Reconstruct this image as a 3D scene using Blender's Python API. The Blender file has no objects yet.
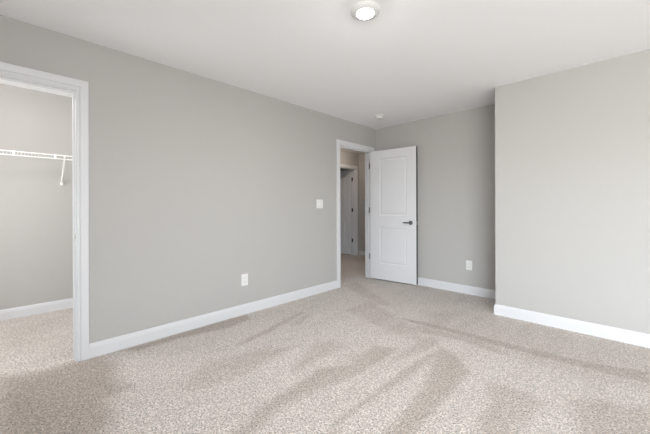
import bpy, bmesh, math, random
import numpy as np
from mathutils import Vector, Matrix

scene = bpy.context.scene
C = scene.collection
random.seed(4)

# ------------------------------------------------------------------ camera
cam = bpy.data.cameras.new('camera')
cam.sensor_width = 36.0
cam.lens = 309.039 / 650.0 * 36.0
cam.shift_y = -(217.0 - 206.895) / 650.0
cam.clip_start = 0.02
camo = bpy.data.objects.new('camera', cam)
C.objects.link(camo)
_r = Vector((0.715579, 0.698524, -0.003164))
_u = Vector((0.002264, 0.002211, 0.999995))
_w = Vector((-0.698528, 0.715583, 0.0))
m = Matrix((_r, _u, -_w)).transposed().to_4x4()
m.translation = Vector((2.9679, -4.2528, 1.1597))
camo.matrix_world = m
scene.camera = camo

# ------------------------------------------------------------------ colour management
scene.view_settings.view_transform = 'Standard'
scene.view_settings.look = 'None'
scene.view_settings.gamma = 1.0
scene.view_settings.use_curve_mapping = False
scene.view_settings.exposure = 0.09

# ------------------------------------------------------------------ world: bright overcast sky above a low tree line, dim ground
SKY = 22.5
world = bpy.data.worlds.new('sky')
scene.world = world
world.use_nodes = True
nt = world.node_tree
nt.nodes.clear()
tc = nt.nodes.new('ShaderNodeTexCoord')
sx = nt.nodes.new('ShaderNodeSeparateXYZ')
rp = nt.nodes.new('ShaderNodeValToRGB')
bg = nt.nodes.new('ShaderNodeBackground')
wo = nt.nodes.new('ShaderNodeOutputWorld')
mr = nt.nodes.new('ShaderNodeMapRange')
mr.inputs[1].default_value = -1.0; mr.inputs[2].default_value = 1.0
nt.links.new(tc.outputs['Generated'], sx.inputs[0])
nt.links.new(sx.outputs['Z'], mr.inputs[0])
nt.links.new(mr.outputs[0], rp.inputs[0])
nt.links.new(rp.outputs[0], bg.inputs[0])
bg.inputs[1].default_value = SKY
nt.links.new(bg.outputs[0], wo.inputs[0])
e = rp.color_ramp.elements
e[0].position = 0.0;  e[0].color = (0.75,0.74,0.72, 1)
e[1].position = 0.5 + 0.5 * -0.01; e[1].color = (0.75,0.74,0.72, 1)
for z_, c_ in ((0.02, (1.2, 1.28, 1.38, 1)), (0.12, (1.1, 1.18, 1.28, 1)), (0.3, (0.8, 0.87, 0.96, 1)), (1.0, (0.62, 0.70, 0.80, 1))):
    n_ = e.new(0.5 + 0.5 * z_); n_.color = c_


def area(name, loc, rot, sx_, sy_, power, col=(1, 1, 1), portal=False):
    l = bpy.data.lights.new(name, 'AREA')
    l.shape = 'RECTANGLE'; l.size = sx_; l.size_y = sy_
    l.energy = power; l.color = col
    if portal:
        l.cycles.is_portal = True
    o = bpy.data.objects.new(name, l)
    o.location = loc; o.rotation_euler = rot
    C.objects.link(o)
    return o


# window opening (x0, x1, z0, z1) in the wall behind the camera
REAR_Y, RIGHT_X = -5.75,6.9
WIN_REAR = 3.7,6.8,0.30,1.92
area('window_portal', ((WIN_REAR[0] + WIN_REAR[1]) / 2, REAR_Y - 0.06, (WIN_REAR[2] + WIN_REAR[3]) / 2),
     (math.pi / 2, 0, 0), WIN_REAR[1] - WIN_REAR[0], WIN_REAR[3] - WIN_REAR[2], 1.0, portal=True)


# lamps in the closet and in the hall, hung under their ceilings
def bulb(name, loc, power, col):
    l = bpy.data.lights.new(name, 'POINT')
    l.energy = power; l.color = col; l.shadow_soft_size = 0.05
    o = bpy.data.objects.new(name, l); o.location = loc
    C.objects.link(o)
    return o


bulb('closet_ceiling_lamp', (-0.35, -4.3, 2.20), 19, (1.0, 0.925, 0.905))
bulb('hall_ceiling_lamp', (-1.15, 0.55, 2.34), 11, (1.0, 0.82, 0.70))

# added fill light at the closet's left end, brightens its walls; no real window
area('closet_fill_light', (-0.75, -5.285, 1.15), (math.pi / 2, 0, 0), 1.0, 1.2, 20.0, (0.95, 0.98, 1.0))

# ------------------------------------------------------------------ materials
def new_mat(name):
    mt = bpy.data.materials.new(name); mt.use_nodes = True
    n = mt.node_tree; b = n.nodes['Principled BSDF']
    return mt, n, b


def paint(name, col, rough=0.6, bump=0.0, scale=200.0, spec=0.3, var=0.0):
    mt, n, b = new_mat(name)
    b.inputs['Roughness'].default_value = rough
    b.inputs['Specular IOR Level'].default_value = spec
    t = n.nodes.new('ShaderNodeTexCoord')
    no = n.nodes.new('ShaderNodeTexNoise'); no.inputs['Scale'].default_value = scale
    no.inputs['Detail'].default_value = 3.0
    n.links.new(t.outputs['Object'], no.inputs['Vector'])
    mx = n.nodes.new('ShaderNodeMix'); mx.data_type = 'RGBA'
    mx.inputs[6].default_value = tuple(c * (1 - var) for c in col) + (1,)
    mx.inputs[7].default_value = tuple(min(1, c * (1 + var)) for c in col) + (1,)
    n.links.new(no.outputs['Fac'], mx.inputs[0])
    n.links.new(mx.outputs[2], b.inputs['Base Color'])
    if bump:
        bp = n.nodes.new('ShaderNodeBump'); bp.inputs['Strength'].default_value = bump
        bp.inputs['Distance'].default_value = 0.002
        n.links.new(no.outputs['Fac'], bp.inputs['Height'])
        n.links.new(bp.outputs[0], b.inputs['Normal'])
    return mt


def metal(name, col, rough=0.35):
    mt, n, b = new_mat(name)
    b.inputs['Base Color'].default_value = col + (1,)
    b.inputs['Metallic'].default_value = 1.0
    t = n.nodes.new('ShaderNodeTexCoord')
    no = n.nodes.new('ShaderNodeTexNoise'); no.inputs['Scale'].default_value = 300
    n.links.new(t.outputs['Object'], no.inputs['Vector'])
    ma = n.nodes.new('ShaderNodeMapRange')
    ma.inputs[3].default_value = rough - 0.08; ma.inputs[4].default_value = rough + 0.08
    n.links.new(no.outputs['Fac'], ma.inputs[0])
    n.links.new(ma.outputs[0], b.inputs['Roughness'])
    return mt


M_wall = paint('greige_wall_paint', (0.455,0.447,0.427), 0.75, 0.06, 260, 0.2, 0.01)
M_ceil = paint('white_ceiling_paint', (0.89, 0.895, 0.90), 0.9, 0.25, 90, 0.1, 0.012)
M_trim = paint('white_semigloss_trim', (0.67, 0.675, 0.685), 0.35, 0.0, 60, 0.4, 0.004)
M_door = paint('white_door_paint', (0.69, 0.695, 0.705), 0.42, 0.05, 140, 0.4, 0.004)
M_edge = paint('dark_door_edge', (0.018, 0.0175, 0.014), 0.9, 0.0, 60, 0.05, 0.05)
M_plate = paint('white_plastic_plate', (0.76, 0.76, 0.74), 0.3, 0.0, 60, 0.5, 0.0)
M_fixture = paint('white_fixture_enamel', (0.74, 0.74, 0.73), 0.5, 0.0, 60, 0.3, 0.0)
M_slot = paint('dark_slot', (0.05, 0.05, 0.05), 0.6, 0.0, 60, 0.3, 0.0)
M_wire = paint('white_vinyl_wire', (0.90, 0.90, 0.89), 0.4, 0.0, 60, 0.4, 0.0)
M_nickel = metal('satin_nickel', (0.26, 0.255, 0.25), 0.30)
M_hinge = metal('nickel_hinge', (0.50, 0.49, 0.47), 0.4)
M_bronze = metal('dark_bronze', (0.10, 0.085, 0.07), 0.45)
M_strike = metal('brushed_strike', (0.72, 0.72, 0.71), 0.5)
M_lens, _n, _b = new_mat('lit_frosted_lens')
_b.inputs['Base Color'].default_value = (0.95, 0.95, 0.95, 1)
_b.inputs['Emission Color'].default_value = (0.98, 0.98, 1.0, 1)
_b.inputs['Emission Strength'].default_value = 540


def carpet_material():
    mt, n, b = new_mat('beige_frieze_carpet')
    b.inputs['Roughness'].default_value = 0.95
    b.inputs['Specular IOR Level'].default_value = 0.05
    b.inputs['Sheen Weight'].default_value = 0.15
    t = n.nodes.new('ShaderNodeTexCoord')
    vo = n.nodes.new('ShaderNodeTexVoronoi'); vo.inputs['Scale'].default_value = 95
    no = n.nodes.new('ShaderNodeTexNoise'); no.inputs['Scale'].default_value = 120
    no.inputs['Detail'].default_value = 4.0; no.inputs['Roughness'].default_value = 0.65
    nb = n.nodes.new('ShaderNodeTexNoise'); nb.inputs['Scale'].default_value = 7
    nb.inputs['Detail'].default_value = 4.0
    for x in (vo, no):
        n.links.new(t.outputs['Object'], x.inputs['Vector'])
    # long brush strokes: noise drawn out along the strokes, which run towards the doorway
    mp = n.nodes.new('ShaderNodeMapping'); mp.inputs['Rotation'].default_value = (0, 0, math.radians(-6))
    mp.inputs['Scale'].default_value = (1.0, 0.16, 1.0)
    n.links.new(t.outputs['Object'], mp.inputs['Vector']); n.links.new(mp.outputs[0], nb.inputs['Vector'])
    # tuft tone
    rp = n.nodes.new('ShaderNodeValToRGB')
    el = rp.color_ramp.elements
    el[0].position = 0.32; el[0].color = (0.07, 0.058, 0.05, 1)
    el[1].position = 0.62; el[1].color = (0.88, 0.815, 0.76, 1)
    k = el.new(0.46); k.color = (0.63, 0.57, 0.52, 1)
    n.links.new(no.outputs['Fac'], rp.inputs[0])
    # clumps of tufts keep the speckle readable far off
    cl = n.nodes.new('ShaderNodeTexNoise'); cl.inputs['Scale'].default_value = 72
    cl.inputs['Detail'].default_value = 2.0
    n.links.new(t.outputs['Object'], cl.inputs['Vector'])
    cm = n.nodes.new('ShaderNodeMapRange'); cm.inputs[1].default_value = 0.30; cm.inputs[2].default_value = 0.70
    cm.inputs[3].default_value = 0.78; cm.inputs[4].default_value = 1.18
    n.links.new(cl.outputs['Fac'], cm.inputs[0])
    sp = n.nodes.new('ShaderNodeSeparateColor')
    n.links.new(vo.outputs['Color'], sp.inputs[0])
    mr = n.nodes.new('ShaderNodeMapRange'); mr.inputs[3].default_value = 0.80; mr.inputs[4].default_value = 1.14
    n.links.new(sp.outputs[0], mr.inputs[0])
    m1 = n.nodes.new('ShaderNodeMix'); m1.data_type = 'RGBA'; m1.blend_type = 'MULTIPLY'; m1.inputs[0].default_value = 1.0
    mm = n.nodes.new('ShaderNodeMath'); mm.operation = 'MULTIPLY'
    n.links.new(mr.outputs[0], mm.inputs[0]); n.links.new(cm.outputs[0], mm.inputs[1])
    n.links.new(rp.outputs[0], m1.inputs[6]); n.links.new(mm.outputs[0], m1.inputs[7])
    # brushed pile marks: the attribute 'pile' runs 0 (brushed light) to 1 (brushed dark)
    at = n.nodes.new('ShaderNodeAttribute'); at.attribute_name = 'pile'
    ad = n.nodes.new('ShaderNodeMath'); ad.operation = 'MULTIPLY_ADD'
    ad.inputs[1].default_value = 0.75; ad.inputs[2].default_value = -0.34
    n.links.new(nb.outputs['Fac'], ad.inputs[0])
    su = n.nodes.new('ShaderNodeMath'); su.operation = 'ADD'; su.use_clamp = True
    n.links.new(at.outputs['Fac'], su.inputs[0]); n.links.new(ad.outputs[0], su.inputs[1])
    pm = n.nodes.new('ShaderNodeMix'); pm.data_type = 'RGBA'
    pm.inputs[6].default_value = (1.0, 1.0, 1.0, 1)
    pm.inputs[7].default_value = (0.70, 0.665, 0.63, 1)
    n.links.new(su.outputs[0], pm.inputs[0])
    m2 = n.nodes.new('ShaderNodeMix'); m2.data_type = 'RGBA'; m2.blend_type = 'MULTIPLY'; m2.inputs[0].default_value = 1.0
    n.links.new(m1.outputs[2], m2.inputs[6]); n.links.new(pm.outputs[2], m2.inputs[7])
    n.links.new(m2.outputs[2], b.inputs['Base Color'])
    bp = n.nodes.new('ShaderNodeBump'); bp.inputs['Strength'].default_value = 1.0; bp.inputs['Distance'].default_value = 0.009
    n.links.new(no.outputs['Fac'], bp.inputs['Height'])
    n.links.new(bp.outputs[0], b.inputs['Normal'])
    return mt


M_carpet = carpet_material()

# ------------------------------------------------------------------ mesh helpers
def add_box(bm, x0, x1, y0, y1, z0, z1, bevel=0.0):
    r = bmesh.ops.create_cube(bm, size=1.0)
    vs = r['verts']
    bmesh.ops.scale(bm, vec=(x1 - x0, y1 - y0, z1 - z0), verts=vs)
    bmesh.ops.translate(bm, vec=((x0 + x1) / 2, (y0 + y1) / 2, (z0 + z1) / 2), verts=vs)
    if bevel:
        es = list({e for v in vs for e in v.link_edges})
        bmesh.ops.bevel(bm, geom=es, offset=bevel, segments=2, profile=0.6, affect='EDGES')


def add_tube(bm, p0, p1, r, n=10):
    p0, p1 = Vector(p0), Vector(p1)
    d = p1 - p0
    res = bmesh.ops.create_cone(bm, cap_ends=True, segments=n, radius1=r, radius2=r, depth=d.length)
    q = d.to_track_quat('Z', 'Y').to_matrix().to_4x4()
    q.translation = (p0 + p1) / 2
    bmesh.ops.transform(bm, matrix=q, verts=res['verts'])


def add_path(bm, pts, r, n=10):
    """round bar swept along points; r is one radius or one per point; y/z ellipse allowed by tuple"""
    pts = [Vector(p) for p in pts]
    rings = []
    for i, p in enumerate(pts):
        d = (pts[min(i + 1, len(pts) - 1)] - pts[max(i - 1, 0)]).normalized()
        a = d.orthogonal() if abs(d.z) > 0.9 else d.cross(Vector((0, 0, 1)))
        a.normalize(); b_ = d.cross(a).normalized()
        ri = r[i] if isinstance(r, (list, tuple)) else r
        ra, rb = ri if isinstance(ri, tuple) else (ri, ri)
        rings.append([bm.verts.new(p + a * ra * math.cos(2 * math.pi * k / n) + b_ * rb * math.sin(2 * math.pi * k / n)) for k in range(n)])
    for A, B in zip(rings, rings[1:]):
        for k in range(n):
            bm.faces.new((A[k], A[(k + 1) % n], B[(k + 1) % n], B[k]))
    bm.faces.new(rings[0][::-1]); bm.faces.new(rings[-1])


def add_lathe(bm, prof, cx, cy, n=48):
    """profile of (radius, z) turned about a vertical axis"""
    rings = []
    for r, z in prof:
        if r < 1e-6:
            rings.append([bm.verts.new((cx, cy, z))])
        else:
            rings.append([bm.verts.new((cx + r * math.cos(2 * math.pi * k / n), cy + r * math.sin(2 * math.pi * k / n), z)) for k in range(n)])
    for A, B in zip(rings, rings[1:]):
        for k in range(n):
            k2 = (k + 1) % n
            if len(A) == 1 and len(B) == 1: continue
            if len(A) == 1: bm.faces.new((A[0], B[k2], B[k]))
            elif len(B) == 1: bm.faces.new((A[k], A[k2], B[0]))
            else: bm.faces.new((A[k], A[k2], B[k2], B[k]))


def obj(name, bm, mat, parent=None, smooth=False):
    bmesh.ops.recalc_face_normals(bm, faces=bm.faces[:])
    me = bpy.data.meshes.new(name)
    bm.to_mesh(me); bm.free()
    me.materials.append(mat)
    if smooth:
        for p in me.polygons: p.use_smooth = True
        try: me.set_sharp_from_angle(angle=math.radians(40))
        except Exception: pass
    o = bpy.data.objects.new(name, me)
    C.objects.link(o)
    if parent is not None:
        o.parent = parent
    return o


def tag(o, label, cat=None, kind=None, group=None):
    o['label'] = label
    if cat: o['category'] = cat
    if kind: o['kind'] = kind
    if group: o['group'] = group
    return o


def empty(name, loc, rotz=0.0):
    o = bpy.data.objects.new(name, None)
    o.empty_display_size = 0.05
    o.location = loc; o.rotation_euler = (0, 0, rotz)
    C.objects.link(o)
    return o


def boxes(name, lst, mat, parent=None, bevel=0.0):
    bm = bmesh.new()
    for b in lst: add_box(bm, *b, bevel=bevel)
    return obj(name, bm, mat, parent)


H = 2.44
TRACKS = [
     (1.2, 0.06, [(-0.092, -4.295), (0.0, -4.1), (-0.004, -3.888), (0.037, -3.784), (0.262, -3.693), (0.459, -3.763), (0.672, -3.719), (0.711, -3.853), (0.955, -3.86), (1.049, -3.913), (0.981, -4.281)]),
     (0.35, 0.06, [(-1.295, -4.311), (-1.372, -4.102), (-1.299, -3.876), (-0.881, -3.914), (-0.706, -4.187), (-0.695, -4.303)]),
     (1.0, 0.02, [(0.023, -3.637), (0.022, -3.322), (0.014, -2.81), (0.009, -2.454), (0.171, -2.506), (0.226, -2.783), (0.128, -3.191), (0.131, -3.507)]),
     (0.8, 0.025, [(1.524, -3.599), (1.512, -3.406), (1.459, -3.233), (1.425, -2.914), (1.375, -2.699), (1.502, -2.537), (1.46, -2.129), (1.623, -2.022), (1.648, -2.21), (1.626, -2.62), (1.566, -2.886), (1.542, -3.153), (1.595, -3.386), (1.644, -3.483)]),
     (0.75, 0.018, [(1.866, -3.179), (1.835, -2.894), (1.829, -2.539), (1.833, -2.178), (1.858, -1.939), (1.916, -1.813), (1.91, -2.144), (1.893, -2.509), (1.874, -2.794), (1.87, -3.018), (1.909, -3.138)]),
     (0.6, 0.01, [(0.618, -2.939), (0.523, -2.598), (0.384, -2.006), (0.432, -1.961), (0.596, -2.559), (0.637, -2.894)]),
     (0.5, 0.012, [(0.617, -2.338), (0.479, -2.003), (0.503, -1.937), (0.668, -2.254)]),
     (0.9, 0.02, [(1.276, -1.406), (1.517, -1.44), (1.761, -1.408), (2.141, -1.421), (2.488, -1.4), (2.832, -1.368), (3.074, -1.338), (3.082, -1.127), (2.77, -1.234), (2.332, -1.289), (1.938, -1.301), (1.564, -1.322)]),
     (0.32, 0.08, [(1.378, -1.054), (1.734, -0.713), (2.519, -0.648), (3.098, -0.699), (3.069, -1.463), (2.632, -1.561), (2.087, -1.499), (1.643, -1.489)]),
     (0.75, 0.02, [(1.855, -1.749), (1.969, -1.786), (2.18, -1.997), (2.183, -2.376), (2.177, -2.678), (2.192, -2.952), (2.09, -3.051), (2.076, -2.776), (2.017, -2.358)]),
     (0.6, 0.03, [(2.301, -2.052), (2.533, -1.981), (2.623, -2.058), (2.57, -2.403), (2.551, -2.605), (2.431, -2.72), (2.388, -2.474), (2.388, -2.232)]),
     (0.6, 0.04, [(2.711, -1.893), (2.851, -1.785), (3.06, -1.709), (3.045, -2.127), (2.84, -2.324), (2.769, -2.159)]),
     (0.45, 0.03, [(1.087, -2.487), (1.116, -2.298), (1.286, -2.296), (1.259, -2.584), (1.323, -2.824), (1.261, -2.846)]),
     (0.4, 0.02, [(0.7, -1.613), (0.681, -1.114), (1.542, -1.586), (1.807, -1.795), (1.511, -1.803)]),
     (0.5, 0.015, [(1.701, -2.345), (1.683, -2.062), (1.717, -1.605), (1.838, -1.712), (1.762, -2.078)]),
     (0.4, 0.03, [(0.674, -3.213), (0.808, -2.905), (0.967, -2.603), (1.069, -3.068), (1.027, -3.406), (0.958, -3.503)]),
     (0.45, 0.02, [(0.013, -0.811), (-0.022, -0.511), (0.486, -0.801), (0.984, -1.095), (0.937, -1.191), (0.549, -1.063)]),
     (0.5, 0.01, [(1.127, -2.524), (1.028, -2.383), (1.055, -2.385), (1.182, -2.543)]),
     (0.6, 0.01, [(0.932, -3.237), (0.877, -2.838), (1.001, -2.544), (0.994, -2.748), (0.995, -3.103)]),
     (0.6, 0.015, [(1.474, -1.651), (1.503, -1.453), (1.806, -1.428), (2.061, -1.417), (2.33, -1.53), (2.253, -1.559), (1.929, -1.516)]),
]

# ------------------------------------------------------------------ floor with its brushed marks
def floor_mesh():
    x0, x1, y0, y1 = -4.4, RIGHT_X + 0.1, REAR_Y - 0.1, 2.0
    st = 0.015
    xs = np.arange(-0.4, 3.4, st); ys = np.arange(-4.4, 0.05, st)
    xs = np.concatenate([[x0, -3, -1.7, -1.3, -0.8], xs, [4.0, x1]]); ys = np.concatenate([[y0, -5.4, -4.7], ys, [0.6, 1.2, y1]])
    gx, gy = np.meshgrid(xs, ys)
    P = np.stack([gx.ravel(), gy.ravel()], 1)
    # wobble the outlines a little, as a brushed pile does
    W = P.copy()
    W[:, 0] += 0.002 * np.sin(P[:, 1] * 31 + 2 * np.sin(P[:, 0] * 17)) + 0.002 * np.sin(P[:, 1] * 73 + P[:, 0] * 40)
    W[:, 1] += 0.002 * np.sin(P[:, 0] * 29 + 2 * np.sin(P[:, 1] * 19)) + 0.002 * np.sin(P[:, 0] * 67 - P[:, 1] * 37)
    pile = np.zeros(len(P))
    for wgt, soft, poly in TRACKS:
        q = np.array(poly); n = len(q)
        inside = np.zeros(len(W), bool); dist = np.full(len(W), 9.0)
        for i in range(n):
            a, b = q[i], q[(i + 1) % n]
            c = ((a[1] > W[:, 1]) != (b[1] > W[:, 1]))
            with np.errstate(divide='ignore', invalid='ignore'):
                xx = (b[0] - a[0]) * (W[:, 1] - a[1]) / (b[1] - a[1] + 1e-12) + a[0]
            inside ^= c & (W[:, 0] < xx)
            t = np.clip(((W - a) @ (b - a)) / ((b - a) @ (b - a)), 0, 1)
            dist = np.minimum(dist, np.hypot(*(W - (a + t[:, None] * (b - a))).T))
        sd = np.where(inside, dist, -dist)
        pile = np.maximum(pile, 0.95 * wgt * np.clip(0.5 + sd / (2 * soft + 0.012), 0, 1))
    nx, ny = len(xs), len(ys)
    idx = np.arange(nx * ny).reshape(ny, nx)
    faces = np.stack([idx[:-1, :-1], idx[:-1, 1:], idx[1:, 1:], idx[1:, :-1]], -1).reshape(-1, 4)
    me = bpy.data.meshes.new('floor')
    me.from_pydata([(a, b, 0.0) for a, b in P.tolist()], [], faces.tolist())
    at = me.attributes.new('pile', 'FLOAT', 'POINT')
    at.data.foreach_set('value', pile.astype(np.float32))
    me.materials.append(M_carpet)
    o = bpy.data.objects.new('floor', me); C.objects.link(o)
    return o


tag(floor_mesh(), 'beige speckled pile carpet with brushed marks across the room', kind='structure')

# ------------------------------------------------------------------ walls and ceiling
T = 0.12
JAMB_CLOSET = -3.8975            # far jamb face of the closet opening
CLOSET_Y0 = JAMB_CLOSET - 0.762
ENT0, ENT1 = -0.897, -0.141      # bedroom doorway jamb faces
HEAD = 2.048
CX = -1.645                      # closet back wall
HX, HY = -1.65, 1.65             # hall far wall, hall end wall
HD0, HD1 = 0.755, 1.52           # far doorway in the hall
BX, BY = 1.956, -0.593           # boxed-out wall corner
JT = 0.018                       # jamb board thickness

tag(boxes('wall_left', [
    (-T, 0, REAR_Y - T, CLOSET_Y0 - JT, 0, H), (-T, 0, CLOSET_Y0 - JT, JAMB_CLOSET + JT, HEAD + JT, H),
    (-T, 0, JAMB_CLOSET + JT, ENT0 - JT, 0, H), (-T, 0, ENT0 - JT, ENT1 + JT, HEAD + JT, H),
    (-T, 0, ENT1 + JT, 0.0, 0, H)], M_wall),
    'long greige wall with the closet opening and the bedroom doorway', kind='structure')
tag(boxes('wall_back', [(-T, BX + 0.3, 0.0, T, 0, H)], M_wall), 'short greige wall behind the open white door', kind='structure')
tag(boxes('wall_right', [(BX, RIGHT_X, BY, 0.0, 0, H)], M_wall), 'greige wall boxed out into the room at right', kind='structure')
wr = WIN_REAR
tag(boxes('wall_rear', [(0, wr[0], REAR_Y - T, REAR_Y, 0, H), (wr[1], RIGHT_X, REAR_Y - T, REAR_Y, 0, H),
    (wr[0], wr[1], REAR_Y - T, REAR_Y, 0, wr[2]), (wr[0], wr[1], REAR_Y - T, REAR_Y, wr[3], H)], M_wall),
    'greige window wall behind the viewpoint', kind='structure')
tag(boxes('wall_side', [(RIGHT_X, RIGHT_X + T, REAR_Y - T, 0, 0, H)], M_wall), 'greige side wall right of the viewpoint', kind='structure')
tag(boxes('wall_closet', [(CX - T, CX, -5.4, -3.35, 0, H), (CX, -T, -3.45, -3.35, 0, H), (CX, -T, -5.4, -5.3, 0, H)], M_wall),
    'closet walls behind the white wire shelf', kind='structure')
tag(boxes('wall_hall', [(HX - T, HX, -3.35, HD0 - JT, 0, H), (HX - T, HX, HD0 - JT, HD1 + JT, HEAD + JT, H), (HX - T, HX, HD1 + JT, HY + T, 0, H),
    (HX, -T + 0.0, HY, HY + T, 0, H)], M_wall), 'hall walls seen through the bedroom doorway', kind='structure')
boxes_far = boxes('wall_far', [(-4.3, -4.2, -0.6, 3.0, 0, H), (-4.2, HX - T, 1.75, 1.85, 0, H), (-4.2, HX - T, -0.6, -0.5, 0, H)], M_wall)
tag(boxes_far, 'walls of the dim room beyond the hall door', kind='structure')
boxes_pass = boxes('wall_passage', [(-T, -T + 0.1, T, HY + T, 0, H)], M_wall)
tag(boxes_pass, 'hall side wall beyond the bedroom back wall', kind='structure')
tag(boxes('ceiling', [(-4.4, RIGHT_X + T, REAR_Y - T, 2.0, H, H + 0.1)], M_ceil), 'flat white ceiling with a round lit lamp', kind='structure')


# ------------------------------------------------------------------ trim
CASING = [(0, 0), (0, .009), (.002, .0105), (.010, .0125), (.013, .012), (.015, .0085), (.019, .0085), (.0205, .0165), (.028, .0175), (.064, .018), (.069, .017), (.071, .013), (.071, 0)]


def casing(name, face_x, y0, y1, ztop, parent=None, reveal=0.006):
    """mitred door casing round the opening y0..y1 on a wall face x = face_x that looks towards +x"""
    y0 -= reveal; y1 += reveal; ztop += reveal
    bm = bmesh.new()
    st = []
    for (sy, top) in ((-1, 0), (-1, 1), (1, 1), (1, 0)):
        row = []
        for d, t in CASING:
            y = (y0 - d) if sy < 0 else (y1 + d)
            z = (ztop + d) if top else 0.0
            row.append(bm.verts.new((face_x + t, y, z)))
        st.append(row)
    for A, B in zip(st, st[1:]):
        for k in range(len(CASING) - 1):
            bm.faces.new((A[k], A[k + 1], B[k + 1], B[k]))
    bm.faces.new(st[0]); bm.faces.new(st[-1][::-1])
    return obj(name, bm, M_trim, parent)


def jamb(parent, x0, x1, y0, y1, ztop, stop_x):
    boxes('jamb', [(x0, x1, y0 - JT, y0, 0, ztop + JT), (x0, x1, y1, y1 + JT, 0, ztop + JT), (x0, x1, y0, y1, ztop, ztop + JT)], M_trim, parent)
    a, b_ = stop_x
    boxes('door_stop', [(a, b_, y0, y0 + .011, 0, ztop), (a, b_, y1 - .011, y1, 0, ztop), (a, b_, y0 + .011, y1 - .011, ztop - .011, ztop)], M_trim, parent)


t1 = tag(casing('trim_1', 0.0, ENT0, ENT1, HEAD), 'white casing round the bedroom doorway', kind='structure')
jamb(t1, -T - .001, 0.0, ENT0, ENT1, HEAD, (-.075, -.037))
t2 = tag(casing('trim_2', 0.0, CLOSET_Y0, JAMB_CLOSET, HEAD), 'white casing round the closet opening', kind='structure')
jamb(t2, -T - .001, 0.0, CLOSET_Y0, JAMB_CLOSET, HEAD, (-.078, -.040))
bm = bmesh.new()
add_box(bm, -.034, .0015, JAMB_CLOSET - .0022, JAMB_CLOSET - .0001, .900, .970)
add_box(bm, .0001, .0018, JAMB_CLOSET - .002, JAMB_CLOSET + .005, .910, .960)
sp_ = obj('strike_plate', bm, M_strike, t2); sp_['label'] = 'small metal strike plate'
bm = bmesh.new()
for z in (.910, .958): add_tube(bm, (-.012, JAMB_CLOSET - .003, z), (-.012, JAMB_CLOSET - .002, z), .004, 10)
add_box(bm, -.026, -.008, JAMB_CLOSET - .0026, JAMB_CLOSET - .0021, .920, .948)
obj('strike_hole', bm, M_slot, sp_)
t3 = tag(casing('trim_3', HX, HD0, HD1, HEAD), 'white casing round the hall door', kind='structure')
jamb(t3, HX - T - .001, HX, HD0, HD1, HEAD, (HX - .070, HX - .034))

BB = [(0, 0), (.014, 0), (.014, .080), (.012, .084), (.0115, .092), (.009, .098), (.006, .107), (.003, .110), (0, .110)]


def baseboard(name, runs, label):
    """runs: ((xa, ya), (xb, yb), normal, mitre_a, mitre_b); a mitre of +1 lengthens that end by the board's own thickness (outside corner), -1 shortens it"""
    bm = bmesh.new()
    for (a, b_, nrm, ma, mb) in runs:
        a, b_, nrm = Vector(a), Vector(b_), Vector(nrm)
        d = (b_ - a).normalized()
        A = [bm.verts.new((*(a + nrm * t - d * t * ma), z)) for t, z in BB]
        B = [bm.verts.new((*(b_ + nrm * t + d * t * mb), z)) for t, z in BB]
        n = len(BB)
        for k in range(n):
            bm.faces.new((A[k], A[(k + 1) % n], B[(k + 1) % n], B[k]))
        bm.faces.new(A); bm.faces.new(B[::-1])
    return tag(obj(name, bm, M_trim), label, kind='structure')


CO = .006 + .071
baseboard('baseboard_left', [((0, JAMB_CLOSET + CO), (0, ENT0 - CO), (1, 0), 0, 0)], 'white baseboard along the long left wall')
baseboard('baseboard_back', [((0, 0), (BX, 0), (0, -1), -1, -1)], 'white baseboard along the wall behind the open door')
baseboard('baseboard_right', [((BX, 0), (BX, BY), (-1, 0), -1, 1), ((BX, BY), (RIGHT_X, BY), (0, -1), 1, 0)], 'white baseboard wrapping the boxed-out right wall')
baseboard('baseboard_closet', [((CX, -5.3), (CX, -3.45), (1, 0), -1, -1), ((CX, -3.45), (-T, -3.45), (0, -1), -1, 0)], 'white baseboard inside the closet')
baseboard('baseboard_hall', [((HX, HY), (-T, HY), (0, -1), -1, 0), ((HX, -3.35), (HX, HD0 - CO), (1, 0), 0, 0)], 'white baseboard in the hall')

# windows behind the viewpoint: frames only stand in the openings
def window(name, axis, a0, a1, z0, z1, at, label):
    bm = bmesh.new()
    f = .05
    def put(p0, p1, q0, q1, d0, d1):
        if axis == 'x': add_box(bm, p0, p1, at + d0, at + d1, q0, q1)
        else: add_box(bm, at + d0, at + d1, p0, p1, q0, q1)
    mid = (a0 + a1) / 2
    for p in ((a0, a0 + f, z0, z1), (a1 - f, a1, z0, z1), (mid - f / 2, mid + f / 2, z0, z1)): put(*p, -.03, .03)
    for p in ((a0, a1, z0, z0 + f), (a0, a1, z1 - f, z1), (a0, a1, (z0 + z1) / 2 - .02, (z0 + z1) / 2 + .02)): put(*p, -.025, .025)
    return tag(obj(name, bm, M_trim), label, kind='structure')


window('window_1', 'x', *WIN_REAR, REAR_Y - .09, 'white double window behind the viewpoint')

tag(boxes('closet_fill_frame', [(-1.32, -1.25, -5.30, -5.26, .48, 1.82), (-.25, -.18, -5.30, -5.26, .48, 1.82), (-1.25, -.25, -5.30, -5.26, .48, .55), (-1.25, -.25, -5.30, -5.26, 1.75, 1.82)], M_trim),
    'white frame added round the fill light on the closet end wall', kind='structure')  # added frame round the closet fill light; the wall behind is solid


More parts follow.
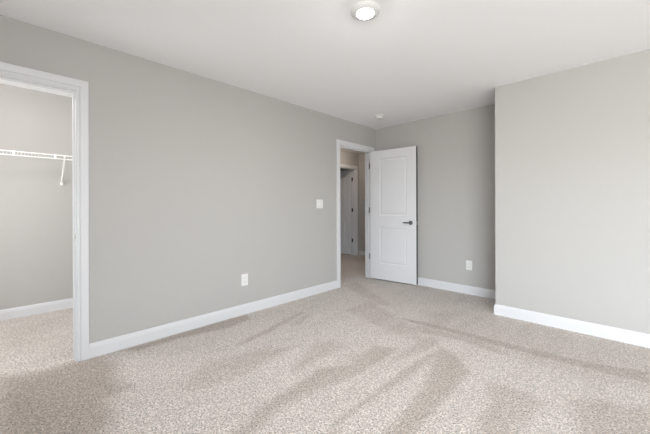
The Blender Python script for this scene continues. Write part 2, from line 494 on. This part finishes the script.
# ------------------------------------------------------------------ doors
def door_slab(name, w, z0, z1, th, panels, mat, deep=1.0):
    """two-panel moulded door; local x runs from the hinge edge, y is the thickness (0 .. th), both faces moulded"""
    bm = bmesh.new()
    xs = sorted({0, w, *[p[0] for p in panels], *[p[1] for p in panels]})
    zs = sorted({z0, z1, *[p[2] for p in panels], *[p[3] for p in panels]})
    rings = [(o_, d_ * deep) for o_, d_ in ((0, 0), (.006, .005), (.013, .0065), (.022, .006), (.034, .0015))]
    for yf, s in ((0, 1), (th, -1)):
        for xa, xb in zip(xs, xs[1:]):
            for za, zb in zip(zs, zs[1:]):
                pn = [p for p in panels if abs(p[0] - xa) < 1e-6 and abs(p[2] - za) < 1e-6]
                if not pn:
                    bm.faces.new([bm.verts.new(v) for v in ((xa, yf, za), (xb, yf, za), (xb, yf, zb), (xa, yf, zb))])
                else:
                    prev = None
                    for off, dep in rings:
                        y = yf + s * dep
                        cur = [bm.verts.new(v) for v in ((xa + off, y, za + off), (xb - off, y, za + off), (xb - off, y, zb - off), (xa + off, y, zb - off))]
                        if prev:
                            for k in range(4): bm.faces.new((prev[k], prev[(k + 1) % 4], cur[(k + 1) % 4], cur[k]))
                        prev = cur
                    bm.faces.new(prev)
    for q in (((0, 0, z0), (0, th, z0), (0, th, z1), (0, 0, z1)), ((w, 0, z0), (w, th, z0), (w, th, z1), (w, 0, z1)),
              ((0, 0, z0), (w, 0, z0), (w, th, z0), (0, th, z0)), ((0, 0, z1), (w, 0, z1), (w, th, z1), (0, th, z1))):
        bm.faces.new([bm.verts.new(v) for v in q])
    bmesh.ops.remove_doubles(bm, verts=bm.verts[:], dist=1e-5)
    return obj(name, bm, mat)


def lever(parent, x, z, y, s):
    """lever handle on the face at y, s = -1 outwards towards -y"""
    bm = bmesh.new()
    r = bmesh.ops.create_cone(bm, cap_ends=True, segments=32, radius1=.032, radius2=.029, depth=.010)
    bmesh.ops.rotate(bm, verts=r['verts'], cent=(0, 0, 0), matrix=Matrix.Rotation(-s * -math.pi / 2, 3, 'X'))
    bmesh.ops.translate(bm, verts=r['verts'], vec=(x, y + s * .005, z))
    h_ = obj('lever_handle', bm, M_nickel, parent, True)
    h_['label'] = 'satin nickel lever handle'
    bm = bmesh.new()
    add_path(bm, [(x, y + s * .008, z), (x, y + s * .040, z), (x - .004, y + s * .050, z), (x - .018, y + s * .054, z), (x - .05, y + s * .055, z - .002),
                  (x - .083, y + s * .053, z - .001), (x - .102, y + s * .049, z + .001)],
             [.011, .011, .0115, (.008, .011), (.007, .010), (.006, .009), (.004, .006)], 14)
    obj('lever', bm, M_nickel, h_, True)


def hinge(parent, z, mat, leaf_dir, at=(0, 0)):
    """knuckle at `at`, one leaf laid along leaf_dir on the jamb"""
    bm = bmesh.new()
    x, y = at
    add_tube(bm, (x, y, z - .045), (x, y, z + .045), .006, 12)
    add_tube(bm, (x, y, z - .049), (x, y, z + .049), .004, 10)
    dx, dy = leaf_dir
    q = Vector((dx, dy)).normalized()
    nrm = Vector((-q.y, q.x)) * .0012
    a = Vector((x, y)); b_ = a + q * .034
    v = [bm.verts.new((*(p + s * nrm), zz)) for zz in (z - .044, z + .044) for p, s in ((a, 1), (a, -1), (b_, -1), (b_, 1))]
    for f in ((0, 1, 2, 3), (4, 5, 6, 7), (0, 1, 5, 4), (1, 2, 6, 5), (2, 3, 7, 6), (3, 0, 4, 7)):
        bm.faces.new([v[i] for i in f])
    o = obj('hinge', bm, mat, parent, True)
    return o


# bedroom door, opened into the room past a right angle
ANG = math.radians(6.2)
W1 = .764
d1 = door_slab('door_1', W1, .018, 2.043, .044, [(.168, .620, 1.026, 1.914), (.168, .620, .270, .834)], M_door, 0.75)
d1.location = (.016, -.186, 0); d1.rotation_euler = (0, 0, ANG)
tag(d1, 'white two-panel door standing open in the bedroom doorway', kind='structure')
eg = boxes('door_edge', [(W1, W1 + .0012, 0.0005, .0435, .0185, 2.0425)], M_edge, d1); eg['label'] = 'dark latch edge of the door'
lever(d1, .681, .922, 0.0, -1); lever(d1, .681, .922, .044, 1)
boxes('latch_plate', [(W1 + .0012, W1 + .003, .009, .035, .894, .950), (W1 + .003, W1 + .010, .015, .028, .912, .932)], M_nickel, d1)
inv = Matrix.Rotation(-ANG, 2)
ld = inv @ Vector((-1, -.12))
for z in (1.820, 1.107, .361):
    p = inv @ (Vector((.004, -.158)) - Vector((.016, -.186)))
    hinge(d1, z, M_hinge, (ld.x, ld.y), (p.x, p.y))

# hall door, opened into the dim room beyond
d2 = door_slab('door_2', .752, .015, 2.040, .035, [(.170, .584, 1.040, 1.914), (.170, .584, .270, .834)], M_door, 1.8)
d2.location = (HX - T + .002, HD1 - .045, 0); d2.rotation_euler = (0, 0, math.radians(180.0))
d2.location.y += .035
tag(d2, 'white two-panel hall door ajar beyond the bedroom doorway', kind='structure')
for z in (1.814, 1.084, .357):
    hinge(d2, z, M_bronze, (-1, 0.06), (-.010, -.003))

# ------------------------------------------------------------------ closet shelf
def wire_shelf():
    y0, y1 = -5.29, -3.46
    xf, xb, zt, zb = -1.33, CX + .006, 1.715, 1.677
    root = empty('wire_shelf', (CX, (y0 + y1) / 2, zt))
    off = Matrix.Translation((-CX, -(y0 + y1) / 2, -zt))
    def part(name, bm, parent=root, smooth=True):
        bmesh.ops.transform(bm, matrix=off, verts=bm.verts[:])
        return obj(name, bm, M_wire, parent, smooth)
    for z in (zt, zb):
        bm = bmesh.new(); add_tube(bm, (xf, y0, z), (xf, y1, z), .0055, 10); part('front_rail', bm)
    bm = bmesh.new(); add_tube(bm, (xb, y0, zt - .004), (xb, y1, zt - .004), .0045, 8); part('back_rail', bm)
    bm = bmesh.new()
    y = y0 + .012
    while y < y1:
        add_tube(bm, (xb, y, zt), (xf, y, zt), .0010, 6)
        add_tube(bm, (xf, y, zt), (xf, y, zb), .0008, 6)
        y += .0254
    part('wire_deck', bm)
    for y in (-3.60, -3.908, -4.216, -4.524, -4.832, -5.14):
        bm = bmesh.new(); add_box(bm, xf - .009, xf + .008, y - .009, y + .009, zb - .008, zt + .008, .003); part('rail_clip', bm)
    for y in (-3.829, -4.92):
        bm = bmesh.new(); add_tube(bm, (xf + .004, y, zt - .004), (CX + .008, y, 1.437), .0085, 10)
        br = part('support_brace', bm)
        bm = bmesh.new(); add_box(bm, CX, CX + .022, y - .013, y + .013, 1.412, 1.452, .004); part('wall_clip', bm, br)
    return tag(root, 'white wire closet shelf with a diagonal brace on the closet wall', 'shelf')


wire_shelf()

# ------------------------------------------------------------------ switch and outlets
def on_wall(name, loc, face):
    """Empty on a wall; parts are built in its local frame: x across, y out of the wall, z up"""
    rot = {'+x': -math.pi / 2, '-y': math.pi}[face]
    return empty(name, loc, rot)


sw = on_wall('light_switch', (0, -1.318, 1.200), '+x')
boxes('wall_plate', [(-.058, .058, 0, .006, -.058, .058)], M_plate, sw, .0025)
for sx_ in (-.023, .023):
    bm = bmesh.new(); add_box(bm, sx_ - .0165, sx_ + .0165, .004, .0085, -.033, .033, .0015)
    rk = obj('rocker', bm, M_plate, sw)
    boxes('rocker_gap', [(sx_ - .0178, sx_ + .0178, .0055, .0063, -.0345, .0345)], M_slot, rk)
    for z in (-.048, .048):
        bm = bmesh.new(); add_tube(bm, (sx_, .005, z), (sx_, .0068, z), .003, 10)
        obj('screw', bm, M_plate, sw)
tag(sw, 'white double rocker light switch on the wall beside the bedroom doorway', 'light switch')


def outlet(loc, face, label):
    o = on_wall('wall_outlet', loc, face)
    boxes('wall_plate', [(-.039, .039, 0, .006, -.0625, .0625)], M_plate, o, .0025)
    for z in (-.0195, .0195):
        bm = bmesh.new()
        r = bmesh.ops.create_cone(bm, cap_ends=True, segments=28, radius1=.0175, radius2=.0165, depth=.005)
        bmesh.ops.rotate(bm, verts=r['verts'], cent=(0, 0, 0), matrix=Matrix.Rotation(-math.pi / 2, 3, 'X'))
        bmesh.ops.scale(bm, verts=r['verts'], vec=(1, 1, .82))
        bmesh.ops.translate(bm, verts=r['verts'], vec=(0, .0068, z))
        rc = obj('receptacle', bm, M_plate, o)
        boxes('slot', [(-.0075, -.0055, .0085, .0096, z - .002, z + .007), (.0055, .0075, .0085, .0096, z - .002, z + .006), (-.002, .002, .0085, .0096, z - .010, z - .006)], M_slot, rc)
    bm = bmesh.new(); add_tube(bm, (0, .005, 0), (0, .0068, 0), .003, 10); obj('screw', bm, M_plate, o)
    return tag(o, label, 'outlet', group='wall outlets')


outlet((0, -2.466, .373), '+x', 'white wall outlet low on the long left wall')
outlet((1.477, 0, .382), '-y', 'white wall outlet right of the open door on the back wall')

# ------------------------------------------------------------------ ceiling fixtures
cl = empty('ceiling_light', (1.749, -2.622, H))
bm = bmesh.new()
add_lathe(bm, [(0, 0), (.096, 0), (.096, -.006), (.090, -.013), (.070, -.0195), (.054, -.0215), (.054, -.016), (0, -.016)], 0, 0)
obj('trim_ring', bm, M_fixture, cl, True)
bm = bmesh.new()
add_lathe(bm, [(.0535, -.0165), (.0535, -.0215), (.043, -.0255), (.024, -.028), (0, -.029)], 0, 0)
ln = obj('lens', bm, M_lens, cl, True); ln['label'] = 'glowing frosted lens'
tag(cl, 'round white ceiling lamp, lit, near the top of the view', 'ceiling light')

sd = empty('smoke_detector', (.475, -.592, H))
bm = bmesh.new(); add_lathe(bm, [(0, 0), (.066, 0), (.066, -.008), (.060, -.011), (0, -.011)], 0, 0); obj('mounting_plate', bm, M_fixture, sd, True)
bm = bmesh.new(); add_lathe(bm, [(.052, -.011), (.052, -.030), (.046, -.038), (.020, -.042), (0, -.042)], 0, 0)
cv = obj('cover', bm, M_plate, sd, True)
bm = bmesh.new(); add_lathe(bm, [(.0535, -.016), (.0535, -.0185)], 0, 0); obj('vent_band', bm, M_slot, cv, True)
tag(sd, 'small round white smoke detector on the ceiling above the doorway corner', 'smoke detector')
